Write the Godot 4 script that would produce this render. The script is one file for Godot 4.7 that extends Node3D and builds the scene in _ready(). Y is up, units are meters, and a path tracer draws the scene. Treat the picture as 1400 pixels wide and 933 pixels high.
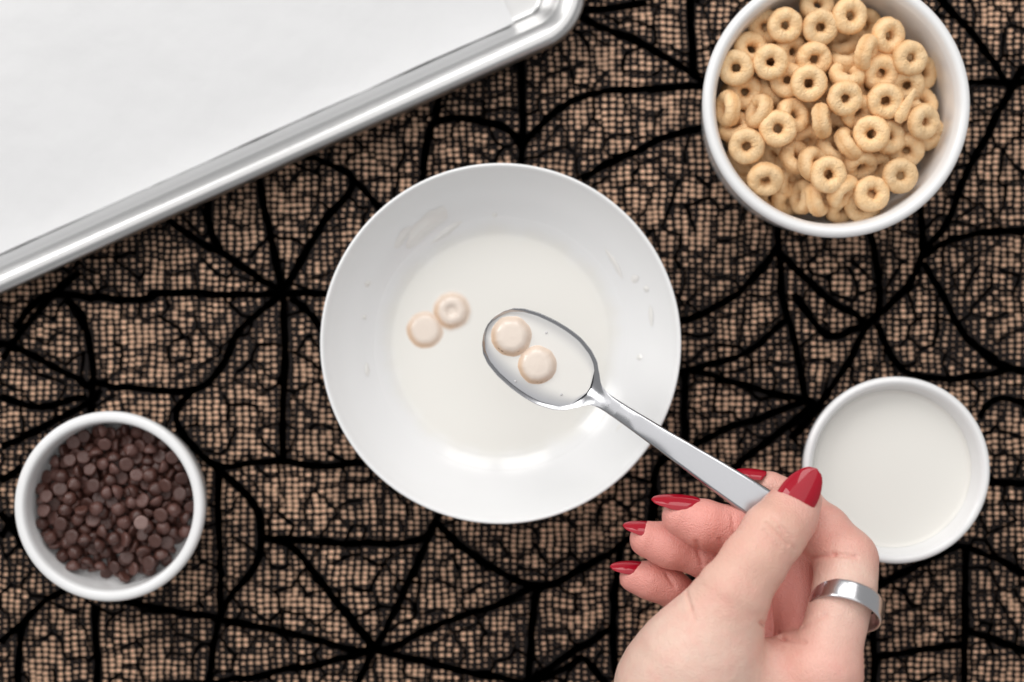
extends Node3D

# Table-top close-up seen straight down: bowls on a cobweb lace cloth, a baking tray, a hand with a spoon.
const H := 0.70            # height of the lens above the cloth
const F := 2310.0          # lens constant: picture units per unit of slope

var rng := RandomNumberGenerator.new()
var noise := FastNoiseLite.new()
var used := {}
var M := {}


func _ready() -> void:
	rng.seed = 7
	noise.seed = 11
	noise.frequency = 1.0
	noise.noise_type = FastNoiseLite.TYPE_SIMPLEX_SMOOTH
	camera_and_light()
	materials()
	make_table()
	make_cloth()
	make_tray()
	make_serving_bowl()
	make_cereal_bowl()
	make_chip_bowl()
	make_milk_bowl()
	make_spoon()
	make_hand()


func camera_and_light() -> void:
	var cam := Camera3D.new()
	cam.name = "camera"
	var at := CameraAttributesPhysical.new()
	at.frustum_focal_length = 59.42
	at.frustum_focus_distance = 0.628
	at.exposure_aperture = 4.3
	at.frustum_near = 0.05
	at.frustum_far = 50.0
	cam.attributes = at
	add_child(cam)
	cam.position = Vector3(0, H, 0)
	cam.rotation_degrees = Vector3(-90, 0, 0)
	cam.fov = rad_to_deg(2.0 * atan(466.5 / F))
	cam.near = 0.05
	cam.far = 50.0
	cam.current = true
	var env := Environment.new()
	env.background_mode = Environment.BG_COLOR
	env.background_color = Color(0.41, 0.41, 0.41).linear_to_srgb()
	env.tonemap_mode = Environment.TONE_MAPPER_LINEAR
	env.tonemap_exposure = 1.0
	env.sdfgi_enabled = true
	env.ssao_enabled = true
	env.ssil_enabled = true
	var we := WorldEnvironment.new()
	we.name = "environment"
	we.environment = env
	add_child(we)
	# the window that lights the table: two panes beyond the far edge, a third to the left
	window_light("window_light", Vector3(-0.23, 0.80, -1.05), Vector2(0.46, 0.7), 0.44)
	window_light("window_light", Vector3(0.29, 0.80, -1.05), Vector2(0.46, 0.7), 0.34)
	window_light("window_light", Vector3(-0.95, 0.78, -0.62), Vector2(0.5, 0.7), 0.62)
	# a large soft light overhead, such as a bright ceiling gives
	window_light("ceiling_light", Vector3(-0.1, 1.65, -0.3), Vector2(1.8, 1.8), 1.0)


func window_light(called: String, at: Vector3, size: Vector2, energy: float) -> void:
	var l := AreaLight3D.new()
	l.name = called
	l.area_size = size
	l.area_normalize_energy = true
	l.light_energy = energy
	l.light_color = Color(1.0, 0.99, 0.98)
	l.area_range = 6.0
	l.shadow_enabled = true
	add_child(l, true)
	l.look_at_from_position(at, Vector3(0, 0.02, 0), Vector3(0.01, 0.02, -1).normalized() if called == "ceiling_light" else Vector3.UP)


# ---------------------------------------------------------------- helpers
func P(px: float, py: float, y: float) -> Vector3:     # a place at height y (metres) given on the picture's plan
	var s := (H - y) / F
	return Vector3((px - 700.0) * s, y, (py - 466.5) * s)


func mat(c: Color, rough: float, metal := 0.0) -> StandardMaterial3D:
	var m := StandardMaterial3D.new()
	m.albedo_color = Color(c.r, c.g, c.b).linear_to_srgb()
	m.roughness = rough
	m.metallic = metal
	return m


func noise_tex(freq: float, octaves: int, sd: int, size := 512, lo := 0.0, hi := 1.0) -> NoiseTexture2D:
	var n := FastNoiseLite.new()
	n.seed = sd
	n.frequency = freq
	n.fractal_octaves = octaves
	n.noise_type = FastNoiseLite.TYPE_SIMPLEX_SMOOTH
	var t := NoiseTexture2D.new()
	t.width = size
	t.height = size
	t.seamless = true
	t.noise = n
	if lo != 0.0 or hi != 1.0:
		var g := Gradient.new()
		g.set_color(0, Color(lo, lo, lo))
		g.set_color(1, Color(hi, hi, hi))
		t.color_ramp = g
	return t


func relief(m: StandardMaterial3D, tex: Texture2D, per_metre: float, depth_cm: float) -> void:
	m.uv1_triplanar = true
	m.uv1_scale = Vector3.ONE * per_metre
	m.heightmap_enabled = true
	m.heightmap_texture = tex
	m.heightmap_scale = depth_cm


func materials() -> void:
	var fine := noise_tex(0.05, 4, 3)
	var soft := noise_tex(0.012, 3, 5)
	M.porcelain = mat(Color(0.82, 0.825, 0.83), 0.16)
	relief(M.porcelain, soft, 9.0, 0.006)
	M.milk = mat(Color(0.79, 0.78, 0.74), 0.2)
	M.milk.metallic_specular = 0.35
	M.wet = mat(Color(0.80, 0.79, 0.77), 0.12)
	M.coated = mat(Color(1, 1, 1), 0.14)
	M.coated.vertex_color_use_as_albedo = true
	M.thread = mat(Color(0.018, 0.015, 0.0145), 0.85)
	M.thread.metallic_specular = 0.15
	relief(M.thread, fine, 60.0, 0.03)
	M.table = mat(Color(0.98, 0.605, 0.395), 0.6)
	M.table.albedo_texture = noise_tex(0.01, 4, 9, 512, 0.8, 1.0)
	M.table.uv1_triplanar = true
	M.table.uv1_scale = Vector3(14, 14, 5)
	M.aluminium = mat(Color(0.58, 0.58, 0.58), 0.31, 1.0)
	relief(M.aluminium, soft, 14.0, 0.004)
	M.paper = mat(Color(0.655, 0.66, 0.67), 0.6)
	relief(M.paper, noise_tex(0.02, 5, 21), 7.0, 0.02)
	M.cereal = mat(Color(1, 1, 1), 0.6)
	M.cereal.vertex_color_use_as_albedo = true
	relief(M.cereal, fine, 42.0, 0.05)
	M.chip = []
	for k in 4:
		var c: Color = [Color(0.084, 0.035, 0.027), Color(0.064, 0.025, 0.019), Color(0.108, 0.049, 0.040), Color(0.21, 0.13, 0.115)][k]
		var m := mat(c, 0.33)
		m.metallic_specular = 0.5
		relief(m, fine, 120.0, 0.008)
		M.chip.append(m)
	M.steel = mat(Color(0.45, 0.455, 0.475), 0.2, 1.0)
	M.steel.roughness_texture = noise_tex(0.03, 4, 31, 512, 0.75, 1.4)
	M.steel.uv1_triplanar = true
	M.steel.uv1_scale = Vector3.ONE * 30.0
	M.silver = mat(Color(0.60, 0.60, 0.62), 0.22, 1.0)
	M.skin = mat(Color(1, 1, 1), 0.36)
	M.skin.vertex_color_use_as_albedo = true
	M.skin.metallic_specular = 0.5
	relief(M.skin, noise_tex(0.06, 4, 41), 40.0, 0.036)
	M.skin.subsurf_scatter_enabled = true
	M.skin.subsurf_scatter_strength = 0.05
	M.lacquer = mat(Color(0.36, 0.002, 0.016), 0.3)
	M.lacquer.metallic_specular = 0.2
	M.lacquer.clearcoat_enabled = true
	M.lacquer.clearcoat = 0.8
	M.lacquer.clearcoat_roughness = 0.03
	M.nail_bare = mat(Color(0.78, 0.60, 0.55), 0.35)


func numbered(called: String) -> String:
	var n: int = used.get(called, 0)
	used[called] = n + 1
	return called if n == 0 else "%s_%03d" % [called, n]


func tag(o: Node3D, label: String, category: String, group := "", kind := "") -> Node3D:
	if label: o.set_meta("label", label)
	if category: o.set_meta("category", category)
	if group: o.set_meta("group", group)
	if kind: o.set_meta("kind", kind)
	return o


func thing(called: String, at := Vector3.ZERO) -> Node3D:
	var o := Node3D.new()
	o.name = numbered(called)
	add_child(o)
	o.position = at
	return o


func piece(called: String, m: Mesh, material: Material, parent: Node = null) -> MeshInstance3D:
	var o := MeshInstance3D.new()
	o.mesh = m
	o.material_override = material
	if parent == null:
		o.name = numbered(called)
		add_child(o)
	else:
		o.name = called
		parent.add_child(o, true)
	return o


func commit(v: PackedVector3Array, n: PackedVector3Array, idx: PackedInt32Array, col := PackedColorArray(), uv := PackedVector2Array()) -> ArrayMesh:
	var a := []
	a.resize(Mesh.ARRAY_MAX)
	a[Mesh.ARRAY_VERTEX] = v
	a[Mesh.ARRAY_NORMAL] = n
	a[Mesh.ARRAY_INDEX] = idx
	if col.size(): a[Mesh.ARRAY_COLOR] = col
	if uv.size(): a[Mesh.ARRAY_TEX_UV] = uv
	var m := ArrayMesh.new()
	m.add_surface_from_arrays(Mesh.PRIMITIVE_TRIANGLES, a)
	return m


func face_normals(v: PackedVector3Array, idx: PackedInt32Array) -> PackedVector3Array:
	var n := PackedVector3Array()
	n.resize(v.size())
	for k in range(0, idx.size(), 3):
		var a := v[idx[k]]
		var f := (v[idx[k + 2]] - a).cross(v[idx[k + 1]] - a)
		n[idx[k]] += f
		n[idx[k + 1]] += f
		n[idx[k + 2]] += f
	for k in n.size():
		n[k] = n[k].normalized() if n[k].length_squared() > 1e-30 else Vector3.UP
	return n


# points given row by row: rows x cols; wrap closes the columns (and the rows) into a loop
func grid(v: PackedVector3Array, rows: int, cols: int, wrap := false, wrap_rows := false, col := PackedColorArray()) -> ArrayMesh:
	var idx := PackedInt32Array()
	for i in (rows if wrap_rows else rows - 1):
		var i2 := (i + 1) % rows
		for j in (cols if wrap else cols - 1):
			var j2 := (j + 1) % cols
			var a := i * cols + j
			var b := i2 * cols + j
			var c := i2 * cols + j2
			var d := i * cols + j2
			idx.append_array([a, b, c, a, c, d])
	return commit(v, face_normals(v, idx), idx, col)


func spline(p: Array, steps: int) -> PackedVector2Array:
	var out := PackedVector2Array()
	var n := p.size()
	for i in n - 1:
		var a: Vector2 = p[maxi(i - 1, 0)]
		var b: Vector2 = p[i]
		var c: Vector2 = p[i + 1]
		var d: Vector2 = p[mini(i + 2, n - 1)]
		for k in steps:
			out.append(b.cubic_interpolate(c, a, d, float(k) / steps))
	out.append(p[n - 1])
	return out


# profile of (radius mm, height mm), turned round the y axis
func lathe(prof: PackedVector2Array, seg: int, wobble := 0.0) -> ArrayMesh:
	var v := PackedVector3Array()
	for p in prof:
		for j in seg:
			var a := TAU * j / seg
			var r := maxf(p.x, 0.001) * (1.0 + wobble * noise.get_noise_2d(cos(a) * 0.8, sin(a) * 0.8))
			v.append(Vector3(cos(a) * r, p.y, sin(a) * r) * 0.001)
	return grid(v, prof.size(), seg, true)


func table_of(t: Array, x: float) -> float:               # piecewise-smooth look-up in [[x, y], ...]
	if x <= t[0][0]: return t[0][1]
	for k in t.size() - 1:
		if x <= t[k + 1][0]:
			var f: float = (x - t[k][0]) / (t[k + 1][0] - t[k][0])
			var a: float = t[maxi(k - 1, 0)][1]
			var d: float = t[mini(k + 2, t.size() - 1)][1]
			return lerpf(t[k][1], t[k + 1][1], f) if t.size() < 3 else cubic_interpolate(t[k][1], t[k + 1][1], lerpf(a, t[k][1], 0.4), lerpf(d, t[k + 1][1], 0.4), f)
	return t[-1][1]


# ---------------------------------------------------------------- table and cloth
func make_table() -> void:
	var b := BoxMesh.new()
	b.size = Vector3(0.95, 0.03, 0.75)
	var o := piece("table_top", b, M.table)
	o.position = Vector3(0, -0.0156, 0)
	tag(o, "pale tan table top showing through the holes of the lace", "table", "", "structure")


const WEB := [
	[20, 450, 60, 408, 200, 408, 215, 402, 390, 402, 450, 403], [0, 492, 45, 432, 78, 400, 110, 372], [390, 400, 305, 348, 230, 300], [302, 345, 286, 300, 284, 250],
	[388, 395, 362, 300, 350, 225], [392, 395, 430, 320, 482, 246, 400, 205], [482, 246, 525, 292], [389, 400, 388, 628], [388, 402, 330, 452, 302, 505, 268, 535, 185, 532, 120, 520],
	[398, 408, 440, 450, 472, 505], [5, 472, 42, 486, 100, 514, 126, 522, 115, 440, 88, 412], [126, 515, 125, 572], [0, 540, 50, 556, 118, 540], [0, 612, 60, 585, 104, 562, 140, 532],
	[268, 535, 240, 572, 292, 636, 377, 628, 432, 637, 498, 632], [292, 636, 345, 690, 357, 736, 345, 780, 302, 842, 285, 940], [357, 736, 420, 740, 560, 742, 592, 716, 604, 690],
	[299, 636, 302, 842], [180, 822, 240, 838, 300, 848, 400, 866, 512, 888, 600, 856, 700, 816, 736, 802], [360, 736, 402, 752, 460, 822, 514, 886], [594, 714, 560, 790, 514, 886],
	[594, 714, 660, 770, 736, 802, 790, 780, 850, 746, 890, 712], [736, 802, 726, 870, 722, 940], [512, 888, 400, 914, 292, 932, 200, 940], [512, 888, 620, 914, 722, 932, 800, 900], [512, 888, 488, 945],
	[712, 50, 713, 230], [713, 200, 762, 150, 822, 128, 960, 115, 1010, 112], [713, 200, 682, 172, 598, 164, 576, 245], [598, 164, 606, 90], [780, 14, 860, 52, 942, 98, 975, 118], [944, -40, 946, 104], [760, 16, 885, 4],
	[795, 242, 852, 214, 922, 186, 985, 172], [1065, 300, 1070, 400, 1080, 445], [1065, 340, 1032, 380, 962, 430, 920, 442], [1062, 342, 1122, 400, 1190, 440, 1204, 400, 1188, 318], [1190, 440, 1240, 392, 1262, 345, 1258, 280],
	[1262, 342, 1292, 310, 1312, 262, 1342, 198, 1384, 122, 1400, 90], [1262, 350, 1312, 326, 1420, 310], [1264, 358, 1292, 412, 1332, 470, 1382, 504, 1440, 508], [1200, 442, 1220, 490, 1242, 512, 1300, 516, 1384, 504],
	[1190, 440, 1132, 540, 1080, 600], [1076, 440, 1012, 485, 940, 506, 910, 512], [940, 506, 1012, 526, 1112, 552], [1080, 440, 1102, 552], [936, 508, 936, 650], [940, 612, 1022, 576, 1112, 552, 1052, 600, 1000, 645],
	[1085, 402, 1132, 458, 1190, 442], [1270, -20, 1330, 50, 1366, 96, 1384, 122], [1300, 116, 1384, 112, 1430, 108], [1195, 802, 1280, 760, 1330, 750, 1420, 795], [1322, 752, 1318, 960], [1340, 655, 1430, 662],
	[1196, 800, 1194, 960], [1340, 572, 1368, 546, 1430, 556], [0, 700, 40, 760, 90, 800, 180, 822], [20, 960, 36, 850, 92, 802], [132, 828, 130, 960], [0, 735, 22, 705], [0, 660, 30, 640], [850, 746, 838, 860, 850, 960],
	[838, 860, 722, 932], [0, 880, 36, 850], [1318, 860, 1430, 900], [1194, 900, 1318, 880], [950, 0, 1010, -40], [800, 900, 850, 960],
	[940, 612, 900, 640, 890, 712], [-40, 560, 0, 540], [-40, 470, 5, 472],
]


func make_cloth() -> void:
	# an openwork net whose every mesh is a real hole, with the cobweb's strands and finer veins worked over it
	var o := thing("tablecloth")
	tag(o, "black openwork lace cloth with a cobweb pattern spread under all the bowls", "tablecloth")
	var dx := 9.7
	var dz := 7.5
	var tight := {}
	# the veins: borders of irregular cells
	var seeds := PackedVector2Array()
	for i in range(-8, 46):
		for j in range(-9, 38):
			seeds.append(Vector2((i + 0.5 + rng.randf_range(-0.45, 0.45)) * 39.0, (j + 0.5 + rng.randf_range(-0.45, 0.45)) * 31.0))
	var tri := Geometry2D.triangulate_delaunay(seeds)
	var shared := {}
	var vv := PackedVector3Array()
	var vn := PackedVector3Array()
	var vi := PackedInt32Array()
	for t in range(0, tri.size(), 3):
		var a := seeds[tri[t]]
		var b := seeds[tri[t + 1]]
		var c := seeds[tri[t + 2]]
		var d := 2.0 * (a.x * (b.y - c.y) + b.x * (c.y - a.y) + c.x * (a.y - b.y))
		if absf(d) < 1.0: continue
		var cc := Vector2((a.length_squared() * (b.y - c.y) + b.length_squared() * (c.y - a.y) + c.length_squared() * (a.y - b.y)) / d, (a.length_squared() * (c.x - b.x) + b.length_squared() * (a.x - c.x) + c.length_squared() * (b.x - a.x)) / d)
		for e in 3:
			var i0 := tri[t + e]
			var i1 := tri[t + (e + 1) % 3]
			var key := Vector2i(mini(i0, i1), maxi(i0, i1))
			if shared.has(key):
				var other: Vector2 = shared[key]
				var l := other.distance_to(cc)
				if l > 120.0 or l < 2.0 or rng.randf() < 0.15: continue
				var bow := (other - cc).orthogonal() * rng.randf_range(-0.12, 0.12)
				var way := spline([cc, cc.lerp(other, 0.33) + bow, cc.lerp(other, 0.67) + bow * rng.randf_range(-0.3, 1.3), other], 5)
				for q in way: tight[Vector2i(int(floor(q.x / dx)), int(floor(q.y / dz)))] = 0.45 + 0.3 * rng.randf()
				strand(vv, vn, vi, way, rng.randf_range(0.6, 2.3), 0.0003)
			else:
				shared[key] = cc
	for w in WEB:
		var pts := []
		for k in range(0, w.size(), 2): pts.append(Vector2(w[k], w[k + 1]))
		for q in spline(pts, 24):
			for t in [-10.0, -5.0, 0.0, 5.0, 10.0]:
				for u in [-7.0, 0.0, 7.0]: tight[Vector2i(int(floor((q.x + t) / dx)), int(floor((q.y + u) / dz)))] = 0.5 if absf(t) < 6.0 else 0.72
	var v := PackedVector3Array()
	var nn := PackedVector3Array()
	var idx := PackedInt32Array()
	var ox := [-1, 0, 1, 1, 1, 0, -1, -1]
	var oz := [-1, -1, -1, 0, 1, 1, 1, 0]
	for j in range(-40, 166):
		for i in range(-32, 178):
			var c := Vector2((i + 0.5) * dx, (j + 0.5) * dz)
			# how far the mesh is open: stretched and slack parts of the net
			var zone := 0.7 * noise.get_noise_2d(c.x * 0.0042 + 9.0, c.y * 0.0042) + 0.5 * noise.get_noise_2d(c.x * 0.013 + 39.0, c.y * 0.013)
			var open := 0.90 + 0.46 * zone + rng.randf_range(-0.15, 0.12)
			if rng.randf() < 0.06: open *= 0.55
			open *= tight.get(Vector2i(i, j), 1.0)
			var base := v.size()
			var mid := warp(c.x, c.y)
			for k in 8:
				var p := warp(c.x + ox[k] * dx * 0.5, c.y + oz[k] * dz * 0.5)
				v.append(p)
				nn.append(Vector3(ox[k] * 0.10, 1, oz[k] * 0.10).normalized())
			if open < 0.12:
				for k in [1, 3, 5, 7]: nn[base + k] = Vector3(0, 1, 0)
				idx.append_array([base, base + 2, base + 4, base, base + 4, base + 6])
				continue
			var narrow := 0.86 + 0.2 * noise.get_noise_2d(c.x * 0.011 + 70.0, c.y * 0.007)
			var hx := 0.5 * dx * 0.92 * minf(open * narrow * 1.1, 0.93)
			var hz := 0.5 * dz * 0.86 * minf(open * 0.98, 0.86)
			var turn := rng.randf_range(-0.2, 0.2)
			for k in 8:
				var a := atan2(oz[k], ox[k])
				var e := Vector2(cos(a) * hx, sin(a) * hz).rotated(turn)
				var s := (H) / F
				var p := Vector3(mid.x + e.x * s, mid.y - 0.0002, mid.z + e.y * s)
				v.append(p)
				nn.append(Vector3(-cos(a) * 0.8, 0.6, -sin(a) * 0.8).normalized())
			for k in 8:
				var k2 := (k + 1) % 8
				idx.append_array([base + k, base + k2, base + 8 + k2, base + k, base + 8 + k2, base + 8 + k])
	piece("net", commit(v, nn, idx), M.thread, o)
	v = PackedVector3Array()
	nn = PackedVector3Array()
	idx = PackedInt32Array()
	for w in WEB:
		var pts := []
		for k in range(0, w.size(), 2): pts.append(Vector2(w[k], w[k + 1]))
		v = PackedVector3Array()
		nn = PackedVector3Array()
		idx = PackedInt32Array()
		strand(v, nn, idx, spline(pts, 16), 5.3, 0.0005)
		piece("web_strand", commit(v, nn, idx), M.thread, o)
	piece("veins", commit(vv, vn, vi), M.thread, o).set_meta("kind", "stuff")


func strand(v: PackedVector3Array, nn: PackedVector3Array, idx: PackedInt32Array, path: PackedVector2Array, half: float, lift: float) -> void:
	var start := v.size()
	for k in path.size():
		var dir := (path[mini(k + 1, path.size() - 1)] - path[maxi(k - 1, 0)]).normalized()
		var side := Vector2(-dir.y, dir.x)
		var wide := half * (1.0 + 0.25 * noise.get_noise_2d(path[k].x * 0.05, path[k].y * 0.05) + 0.22 * noise.get_noise_2d(path[k].x * 0.35, path[k].y * 0.35))
		for j in 5:
			var t := -1.0 + 0.5 * j
			var q := path[k] + side * t * wide
			var p := warp(q.x, q.y)
			p.y += lift * (1.0 - t * t) + 0.00002
			v.append(p)
			nn.append(Vector3(side.x * t * 0.9, 1.0, side.y * t * 0.9).normalized())
	for k in path.size() - 1:
		for j in 4:
			var a := start + k * 5 + j
			idx.append_array([a, a + 1, a + 6, a, a + 6, a + 5])


func warp(x: float, z: float) -> Vector3:
	var nx := noise.get_noise_2d(x * 0.008, z * 0.008 + 30.0) * 5.0 + noise.get_noise_2d(x * 0.03, z * 0.03 + 80.0) * 1.6
	var nz := noise.get_noise_2d(x * 0.008 + 40.0, z * 0.008) * 6.0 + noise.get_noise_2d(x * 0.035 + 20.0, z * 0.02) * 2.2
	var y := 0.0002 * noise.get_noise_2d(x * 0.005 + 5.0, z * 0.005)
	var s := H / F
	return Vector3((x + nx - 700.0) * s, y, (z + nz - 466.5) * s)


# ---------------------------------------------------------------- baking tray
func make_tray() -> void:
	var o := thing("baking_tray", P(831, 29, 0.021) * Vector3(1, 0, 1))
	o.rotation.y = atan2(0.410, 0.912)                     # local x runs along the near edge towards the corner, local z towards the viewer's side
	tag(o, "pale aluminium baking tray with rolled rim, its corner beside the large serving bowl", "baking tray")
	var LX := 0.44
	var LZ := 0.32
	# profile from the underside of the rolled bead over it and down the wall to the floor: (inwards mm, height mm)
	var prof := spline([Vector2(3.2, 15.6), Vector2(1.2, 16.4), Vector2(0.2, 18.3), Vector2(0.7, 20.6), Vector2(2.6, 22.4), Vector2(5.2, 22.6), Vector2(7.6, 21.4), Vector2(9.3, 20.2), Vector2(10.4, 19.2), Vector2(11.4, 17.2), Vector2(13.5, 13.5), Vector2(16.0, 8.0), Vector2(17.6, 4.0), Vector2(19.0, 2.4), Vector2(22.0, 2.0), Vector2(25.5, 2.0)], 4)
	var path := []
	var R := 0.026
	for c in [[-R, -R, 0.0], [-R, -(LZ - R), 1.0], [-(LX - R), -(LZ - R), 2.0], [-(LX - R), -R, 3.0]]:
		for k in 15:
			var a: float = PI / 2 - PI / 2 * (c[2] + k / 14.0)
			path.append([Vector2(c[0], c[1]), Vector2(cos(a), sin(a))])
	var v := PackedVector3Array()
	for q in prof:
		for s in path:
			var d: float = R - q.x * 0.001
			v.append(Vector3(s[0].x + s[1].x * d, q.y * 0.001, s[0].y + s[1].y * d))
	piece("rim", grid(v, prof.size(), path.size(), true), M.aluminium, o)
	var fl := BoxMesh.new()
	fl.size = Vector3(LX - 0.046, 0.0012, LZ - 0.046)
	var f := piece("floor", fl, M.aluminium, o)
	f.position = Vector3(-LX / 2, 0.0013, -LZ / 2)
	# outer wall under the bead
	var w := PackedVector3Array()
	for q in [Vector2(3.2, 15.6), Vector2(7.5, 15.9), Vector2(10.2, 15.0), Vector2(15.0, 6.0), Vector2(17.5, 1.6), Vector2(21.0, 0.5), Vector2(25.0, 0.4)]:
		for s in path:
			var d: float = R - q.x * 0.001
			w.append(Vector3(s[0].x + s[1].x * d, q.y * 0.001, s[0].y + s[1].y * d))
	piece("wall", grid(w, 7, path.size(), true), M.aluminium, o)
	# the sheet of paper that lines it
	var pp := PackedVector3Array()
	var n := 90
	var x0 := -LX + 0.021
	var x1 := -0.0335
	var z0 := -LZ + 0.021
	var z1 := -0.0175
	for i in n:
		for j in n:
			var fx := float(i) / (n - 1)
			var fz := float(j) / (n - 1)
			var x := lerpf(x0, x1, fx)
			var z := lerpf(z0, z1 + 0.0006 * noise.get_noise_1d(fx * 6.0), fz)
			var y := 0.0034 + 0.0008 * noise.get_noise_2d(x * 16.0, z * 16.0) + 0.0005 * noise.get_noise_2d(x * 40.0, z * 9.0)
			y += 0.0014 * pow(fz, 40.0) + 0.0022 * pow(fx, 40.0) + 0.001 * pow(1.0 - fz, 30.0)
			pp.append(Vector3(x, y, z))
	var sheet := piece("parchment_paper", grid(pp, n, n), M.paper)
	sheet.transform = o.transform
	tag(sheet, "white sheet of baking parchment lining the aluminium tray", "parchment")


# ---------------------------------------------------------------- bowls
func make_serving_bowl() -> void:
	var at := P(684.5, 470, 0.037) * Vector3(1, 0, 1)
	var o := thing("serving_bowl", at)
	tag(o, "wide shallow white porcelain bowl holding milk under the spoon", "bowl")
	var inner := [Vector2(0, 8.2), Vector2(20, 8.3), Vector2(34, 9.2), Vector2(43, 11.6), Vector2(50, 15.5), Vector2(57, 21.0), Vector2(63, 27.4), Vector2(67.5, 33.6), Vector2(69.2, 36.4), Vector2(70.0, 37.2), Vector2(70.7, 37.0), Vector2(70.9, 36.0)]
	var outer := [Vector2(69.6, 33.0), Vector2(65.0, 26.0), Vector2(58, 18.0), Vector2(49, 10.5), Vector2(40, 5.6), Vector2(33, 3.6), Vector2(32, 0.6), Vector2(30.5, 0.3), Vector2(29.5, 2.6), Vector2(0, 3.0)]
	bowl_parts(o, spline(inner + outer, 5), 17 * 5, 160)
	# the milk in it
	var mk := thing("milk_pool", at)
	tag(mk, "pool of white milk in the wide shallow bowl", "milk")
	var v := PackedVector3Array()
	var mc := PackedColorArray()
	var wall := spline(inner, 5)
	var radii := [0.01, 15.0, 28.0, 34.0, 37.0, 39.5, 41.0, 42.5, 43.5, 44.2, 45.0, 45.8, 46.6, 47.4, 48.2, 49.0, 49.8, 50.6, 51.4, 52.0]
	for r0 in radii:
		for j in 140:
			var a := TAU * j / 140
			var r: float = r0 * (1.0 + (0.014 * noise.get_noise_2d(cos(a) * 1.2 + 3.0, sin(a) * 1.2) + 0.004 * noise.get_noise_2d(cos(a) * 6.0 + 3.0, sin(a) * 6.0) if r0 > 35.0 else 0.0))
			var t := clampf((r0 - 43.0) / 5.4, 0.0, 1.0)
			var under := 0.0
			for k in wall.size() - 1:
				if wall[k + 1].x >= r:
					under = lerpf(wall[k].y, wall[k + 1].y, (r - wall[k].x) / maxf(wall[k + 1].x - wall[k].x, 0.001))
					break
			var film := under + 0.14 * (1.0 - smoothstep(47.0, 51.4, r0)) + 0.015
			var hh := maxf(1.6 - absf(film - 12.4), 0.0) / 1.6
			var y := maxf(12.4, film) + hh * hh * 1.6 * 0.16 if r0 < 51.8 else under - 0.3
			y = lerpf(y, film, smoothstep(46.0, 49.0, r0)) if r0 < 51.8 else y
			v.append(Vector3(cos(a) * r, y, sin(a) * r) * 0.001)
			mc.append(Color(0.785, 0.775, 0.735).lerp(Color(0.82, 0.825, 0.83), smoothstep(42.0, 51.0, r0 + 2.5 * noise.get_noise_2d(cos(a) * 3.0, sin(a) * 3.0))))
	piece("milk", grid(v, radii.size(), 140, true, false, mc), M.coated, mk)
	# thin smears and drops that the milk left on the wall: (angle, radius, length along, width)
	var k := 0
	for q in [[-2.14, 56.0, 11.0, 3.4], [-2.02, 50.5, 7.5, 1.3], [-2.32, 58.0, 5.0, 1.6], [-0.62, 56.0, 7.0, 0.9], [-0.45, 59.5, 1.6, 1.3], [-0.36, 62.0, 1.3, 1.0], [-2.72, 58.5, 1.5, 1.1], [-2.95, 56.0, 1.0, 0.8], [-1.62, 52.0, 1.2, 1.0], [0.10, 56.0, 1.3, 1.1], [-0.18, 61.0, 4.0, 0.8], [2.95, 55.0, 2.6, 0.9], [0.55, 58.5, 6.0, 0.8]]:
		var mm := PackedVector3Array()
		var a0: float = q[0]
		for i in 9:
			for j in 20:
				var t := TAU * j / 20
				var rr := i / 8.0
				var du: float = cos(t) * rr * q[2] * (1.0 + 0.35 * noise.get_noise_2d(cos(t) + k * 7.0, sin(t)))
				var dr: float = sin(t) * rr * q[3] * (1.0 + 0.5 * noise.get_noise_2d(cos(t) * 1.5 + k * 3.0, sin(t) * 1.5 + 9.0)) + 0.16 * du * (1.0 if k < 3 else -0.6)
				var r: float = q[1] + dr
				var a := a0 + du / r
				var th := (0.5 if k < 3 else 0.28) * pow(1.0 - rr * rr, 1.7) - 0.02
				mm.append(Vector3(cos(a) * (r - 0.5 * th), table_of([[34, 9.2], [43, 11.6], [50, 15.5], [57, 21.0], [63, 27.4], [67.5, 33.6]], r) + 0.07 + th, sin(a) * (r - 0.5 * th)) * 0.001)
		piece("milk_smear", grid(mm, 9, 20, true), M.wet, mk)
		k += 1
	var s := coated_cereal(0)
	s.position = P(581, 451, 0.0125)
	tag(s, "milk-covered cereal ring floating in the wide bowl, lower left one of the pair", "cereal")
	s = coated_cereal(1)
	s.position = P(617.5, 425, 0.0127)
	tag(s, "milk-covered cereal ring with a dimple, upper right one floating in the wide bowl", "cereal")


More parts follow.
